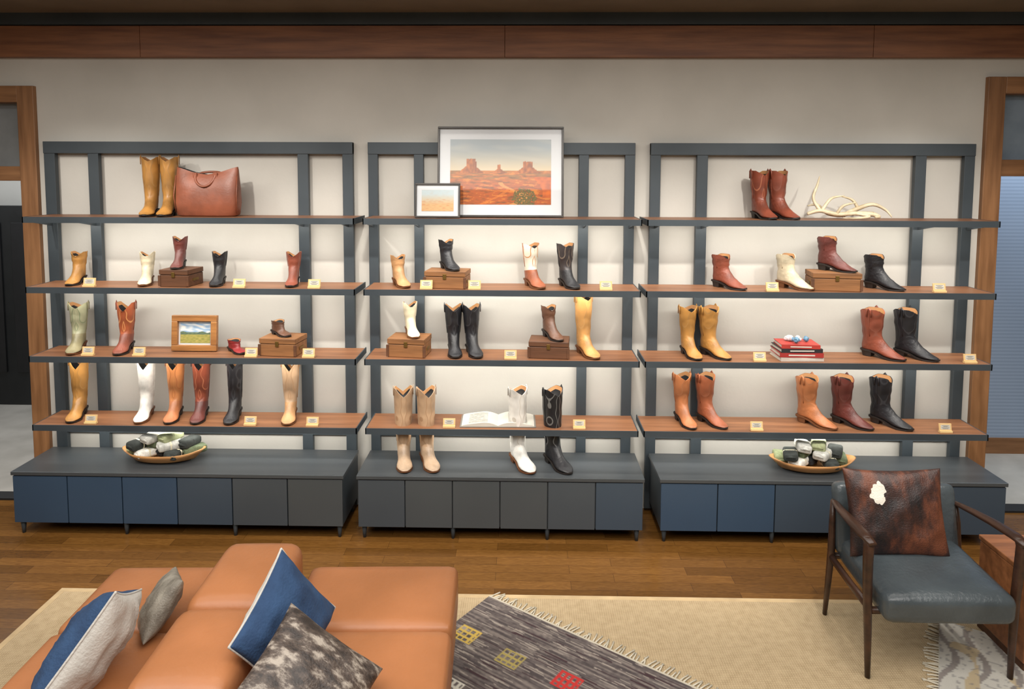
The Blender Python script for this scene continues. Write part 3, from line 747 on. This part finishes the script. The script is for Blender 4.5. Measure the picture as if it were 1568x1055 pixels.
def hide(name,cols,scale,white=None):
    m,nt,b=nodes(name); tc=N(nt,'ShaderNodeTexCoord'); mp=N(nt,'ShaderNodeMapping'); mp.inputs['Scale'].default_value=(1.6,.7,1); nt.links.new(tc.outputs['Object'],mp.inputs[0])
    nzz=N(nt,'ShaderNodeTexNoise'); nzz.inputs['Scale'].default_value=scale; nzz.inputs['Detail'].default_value=6; nzz.inputs['Roughness'].default_value=.65; nt.links.new(mp.outputs[0],nzz.inputs['Vector'])
    r=N(nt,'ShaderNodeValToRGB'); el=r.color_ramp.elements
    el[0].position=.38; el[0].color=L4(cols[0]); el[1].position=.62; el[1].color=L4(cols[-1])
    if len(cols)>2: x=el.new(.5); x.color=L4(cols[1])
    nt.links.new(nzz.outputs['Fac'],r.inputs[0]); out=r.outputs[0]
    if white:
        vm=N(nt,'ShaderNodeVectorMath',operation='DISTANCE'); vm.inputs[1].default_value=white[:3]; mp2=N(nt,'ShaderNodeMapping'); mp2.inputs['Scale'].default_value=(1.8,1,0)
        nt.links.new(tc.outputs['Object'],mp2.inputs[0]); nt.links.new(mp2.outputs[0],vm.inputs[0])
        n2=N(nt,'ShaderNodeTexNoise'); n2.inputs['Scale'].default_value=32; nt.links.new(tc.outputs['Object'],n2.inputs['Vector'])
        ml=N(nt,'ShaderNodeMath',operation='MULTIPLY_ADD'); nt.links.new(n2.outputs['Fac'],ml.inputs[0]); ml.inputs[1].default_value=.09; nt.links.new(vm.outputs['Value'],ml.inputs[2])
        lt=N(nt,'ShaderNodeMath',operation='LESS_THAN'); nt.links.new(ml.outputs[0],lt.inputs[0]); lt.inputs[1].default_value=white[3]
        mx=N(nt,'ShaderNodeMix',data_type='RGBA'); nt.links.new(lt.outputs[0],mx.inputs['Factor']); nt.links.new(out,mx.inputs['A']); mx.inputs['B'].default_value=L4((216,210,198)); out=mx.outputs['Result']
    nt.links.new(out,b.inputs['Base Color']); b.inputs['Roughness'].default_value=.5
    n3=N(nt,'ShaderNodeTexNoise'); n3.inputs['Scale'].default_value=160; nt.links.new(tc.outputs['Object'],n3.inputs['Vector'])
    bp=N(nt,'ShaderNodeBump'); bp.inputs['Strength'].default_value=.5; bp.inputs['Distance'].default_value=.004; nt.links.new(n3.outputs['Fac'],bp.inputs['Height']); nt.links.new(bp.outputs[0],b.inputs['Normal'])
    return m
hide_dark=hide('cowhide_dark',[(24,18,20),(56,32,26),(104,58,38)],5,(-.16,.085,0,.092))
hide_brindle=hide('cowhide_brindle',[(40,32,28),(78,66,58),(160,150,138)],20)
hide_grey=hide('hide_grey',[(104,98,88),(146,140,128)],14)
pillow('throw_pillow_blue',.34,.34,.13,bluef,creamf,(-.65,-2.12,.60),(.97,-.40,.36),.5,creamf)
pillow('cowhide_pillow',.36,.36,.12,hide_brindle,bluef,(-.50,-2.39,.585),(.55,-.45,.85),.5)
pillow('throw_pillow_white_back',.36,.36,.17,bluef,creamf,(-1.245,-2.24,.60),(-.82,.04,.48),.6,creamf)
pillow('fur_pillow',.22,.22,.09,hide_grey,hide_grey,(-1.175,-1.93,.55),(-.75,-.3,.6),.3)

# ---------------------------------------------------------------- armchair
walnut=wood('walnut_frame',(44,28,20),(70,44,30),'Y',scale=4,rough=.35)
chl=noise_mat('armchair_leather',(58,65,69),(74,82,86),scale=5,rough=.3,bump=.2,bscale=60)
def chair():
    e=empty('armchair',(1.885,-1.31,.012))
    mb=MB()
    for sx in (-1,1):
        xf=sx*.295; 
        mb.tube([(xf,-.205,0),(xf+sx*.004,-.20,.18),(xf+sx*.010,-.195,.36),(xf+sx*.016,-.20,.50),(xf+sx*.018,-.205,.575),(xf+sx*.016,-.19,.598)],[.013,.018,.022,.024,.026,.022],walnut,12,flat=(1,.8))
        mb.tube([(xf+sx*.016,-.235,.592),(xf+sx*.018,-.16,.597),(xf+sx*.012,-.03,.590),(xf+sx*.002,.09,.578),(xf-sx*.012,.18,.570),(xf-sx*.02,.22,.568)],[.018,.027,.026,.022,.018,.012],walnut,12,flat=(.55,1))
        mb.tube([(xf,.225,0),(xf,.20,.18),(xf-sx*.002,.185,.34),(xf-sx*.006,.195,.48),(xf-sx*.012,.208,.57)],[.012,.017,.020,.018,.014],walnut,12,flat=(1,.8))
        mb.tube([(xf+sx*.004,-.20,.30),(xf,.0,.30),(xf,.19,.31)],.016,walnut,8,flat=(1.3,.7))
    mb.tube([(-.29,-.20,.29),(.29,-.20,.29)],.015,walnut,8); mb.tube([(-.29,.19,.31),(.29,.19,.31)],.015,walnut,8)
    mb.obj('wood_frame',parent=e)
    mb=MB(); M=Matrix.Rotation(.05,4,'X')
    mb.soft((0,-.03,.345),(.535,.47,.125),.04,chl,.02,M); mb.obj('seat_cushion',parent=e)
    mb=MB(); M=Matrix.Translation((0,.20,.49))@Matrix.Rotation(-.22,4,'X')
    mb.soft((0,0,0),(.56,.085,.33),.035,chl,0,M); mb.obj('back_cushion',parent=e)
chair()
pillow('cowhide_lumbar_pillow',.43,.38,.13,hide_dark,hide_dark,(1.815,-1.25,.60),(-.06,-1,.28),.03)

# side table with glass
tblw=wood('side_table',(120,76,46),(166,108,68),'X',scale=4,rough=.4)
mb=MB()
mb.box(2.265,2.80,-1.47,-1.16,.012,.05,crated); mb.box(2.26,2.80,-1.475,-1.155,.05,.425,tblw,bev=.004)
mb.box(2.255,2.81,-1.48,-1.15,.43,.452,tblw,bev=.004); mb.box(2.30,2.78,-1.479,-1.474,.09,.39,crated,bev=.002); mb.obj('side_table')
def glassm():
    m,nt,b=nodes('clear_glass'); b.inputs['Base Color'].default_value=(.95,.97,1,1); b.inputs['Transmission Weight'].default_value=1; b.inputs['Roughness'].default_value=.03; b.inputs['IOR'].default_value=1.45; return m
mb=MB(); n=24
pr=[(.001,0),(.034,0),(.038,.005),(.042,.045),(.040,.045),(.036,.008),(.001,.007)]
mb.loft([[(r*math.cos(2*math.pi*j/n),r*math.sin(2*math.pi*j/n),z) for j in range(n)] for r,z in pr],glassm(),True); mb.obj('glass_candle_holder',(2.36,-1.33,.4535))

# ---------------------------------------------------------------- lights
def area(name,loc,rot,sx,sy,e,c=(1,.90,.78)):
    l=bpy.data.lights.new(name,'AREA'); l.shape='RECTANGLE'; l.size=sx; l.size_y=sy; l.energy=e; l.color=c
    o=bpy.data.objects.new(name,l); o.location=loc; o.rotation_euler=rot; COL.objects.link(o); return o
def spot(name,loc,tgt,e,ang=60,c=(1,.91,.80),r=.04,blend=.6):
    l=bpy.data.lights.new(name,'SPOT'); l.energy=e; l.spot_size=math.radians(ang); l.spot_blend=blend; l.shadow_soft_size=r; l.color=c
    o=bpy.data.objects.new(name,l); o.location=loc; o.rotation_euler=(Vector(tgt)-Vector(loc)).to_track_quat('-Z','Y').to_euler(); COL.objects.link(o)
for (s0,s1) in SH:
    for z in ZS:
        area('led_strip',((s0+s1)/2,-.22,z-.032),(math.radians(38),0,0),s1-s0-.1,.05,7.5,(1,.96,.88))
for x,t in ((-2.9,-2.3),(-1.7,-1.5),(-.45,-.5),(.5,.45),(1.6,1.6),(2.7,2.3)):
    spot('track_spotlight',(x,-1.75,2.98),(t,-.1,.9),105,68,(1,.94,.86))
area('ceiling_fill',(0,-3.6,3.02),(0,0,0),6.5,2.4,240,(1,.96,.91))  # large unseen fill area, added to brighten the room
area('ceiling_fill',(0,-1.4,3.04),(0,0,0),6.5,.5,50,(1,.94,.86))  # second added fill, a narrow strip nearer the shelves
area('hall_fill',(-4.0,1.0,2.9),(0,0,0),1.5,1,40,(.95,.97,1)); area('hall_fill',(3.9,.5,2.9),(0,0,0),1.6,.5,30,(.8,.9,1))  # unseen fill areas added to brighten the adjacent rooms, the right one bluish
w=bpy.data.worlds.new('world'); scene.world=w; w.use_nodes=True
w.node_tree.nodes['Background'].inputs[0].default_value=(.9,.92,1,1); w.node_tree.nodes['Background'].inputs[1].default_value=.3

# ---------------------------------------------------------------- camera
ya,pi_,ro=[math.radians(a) for a in (1.123,4.439,.2)]
F=Vector((-math.sin(ya)*math.cos(pi_),math.cos(ya)*math.cos(pi_),-math.sin(pi_))); R=Vector((math.cos(ya),math.sin(ya),0)); U=R.cross(F)
R2=R*math.cos(ro)+U*math.sin(ro); U2=-R*math.sin(ro)+U*math.cos(ro)
cd=bpy.data.cameras.new('camera'); cam=bpy.data.objects.new('camera',cd); COL.objects.link(cam)
cam.matrix_world=Matrix(((R2.x,U2.x,-F.x,.14),(R2.y,U2.y,-F.y,-4.4),(R2.z,U2.z,-F.z,2.124),(0,0,0,1)))
cd.sensor_width=36; cd.lens=1098.8/1568*36; cd.shift_x=.002; cd.shift_y=-.1154; cd.clip_start=.05
scene.camera=cam
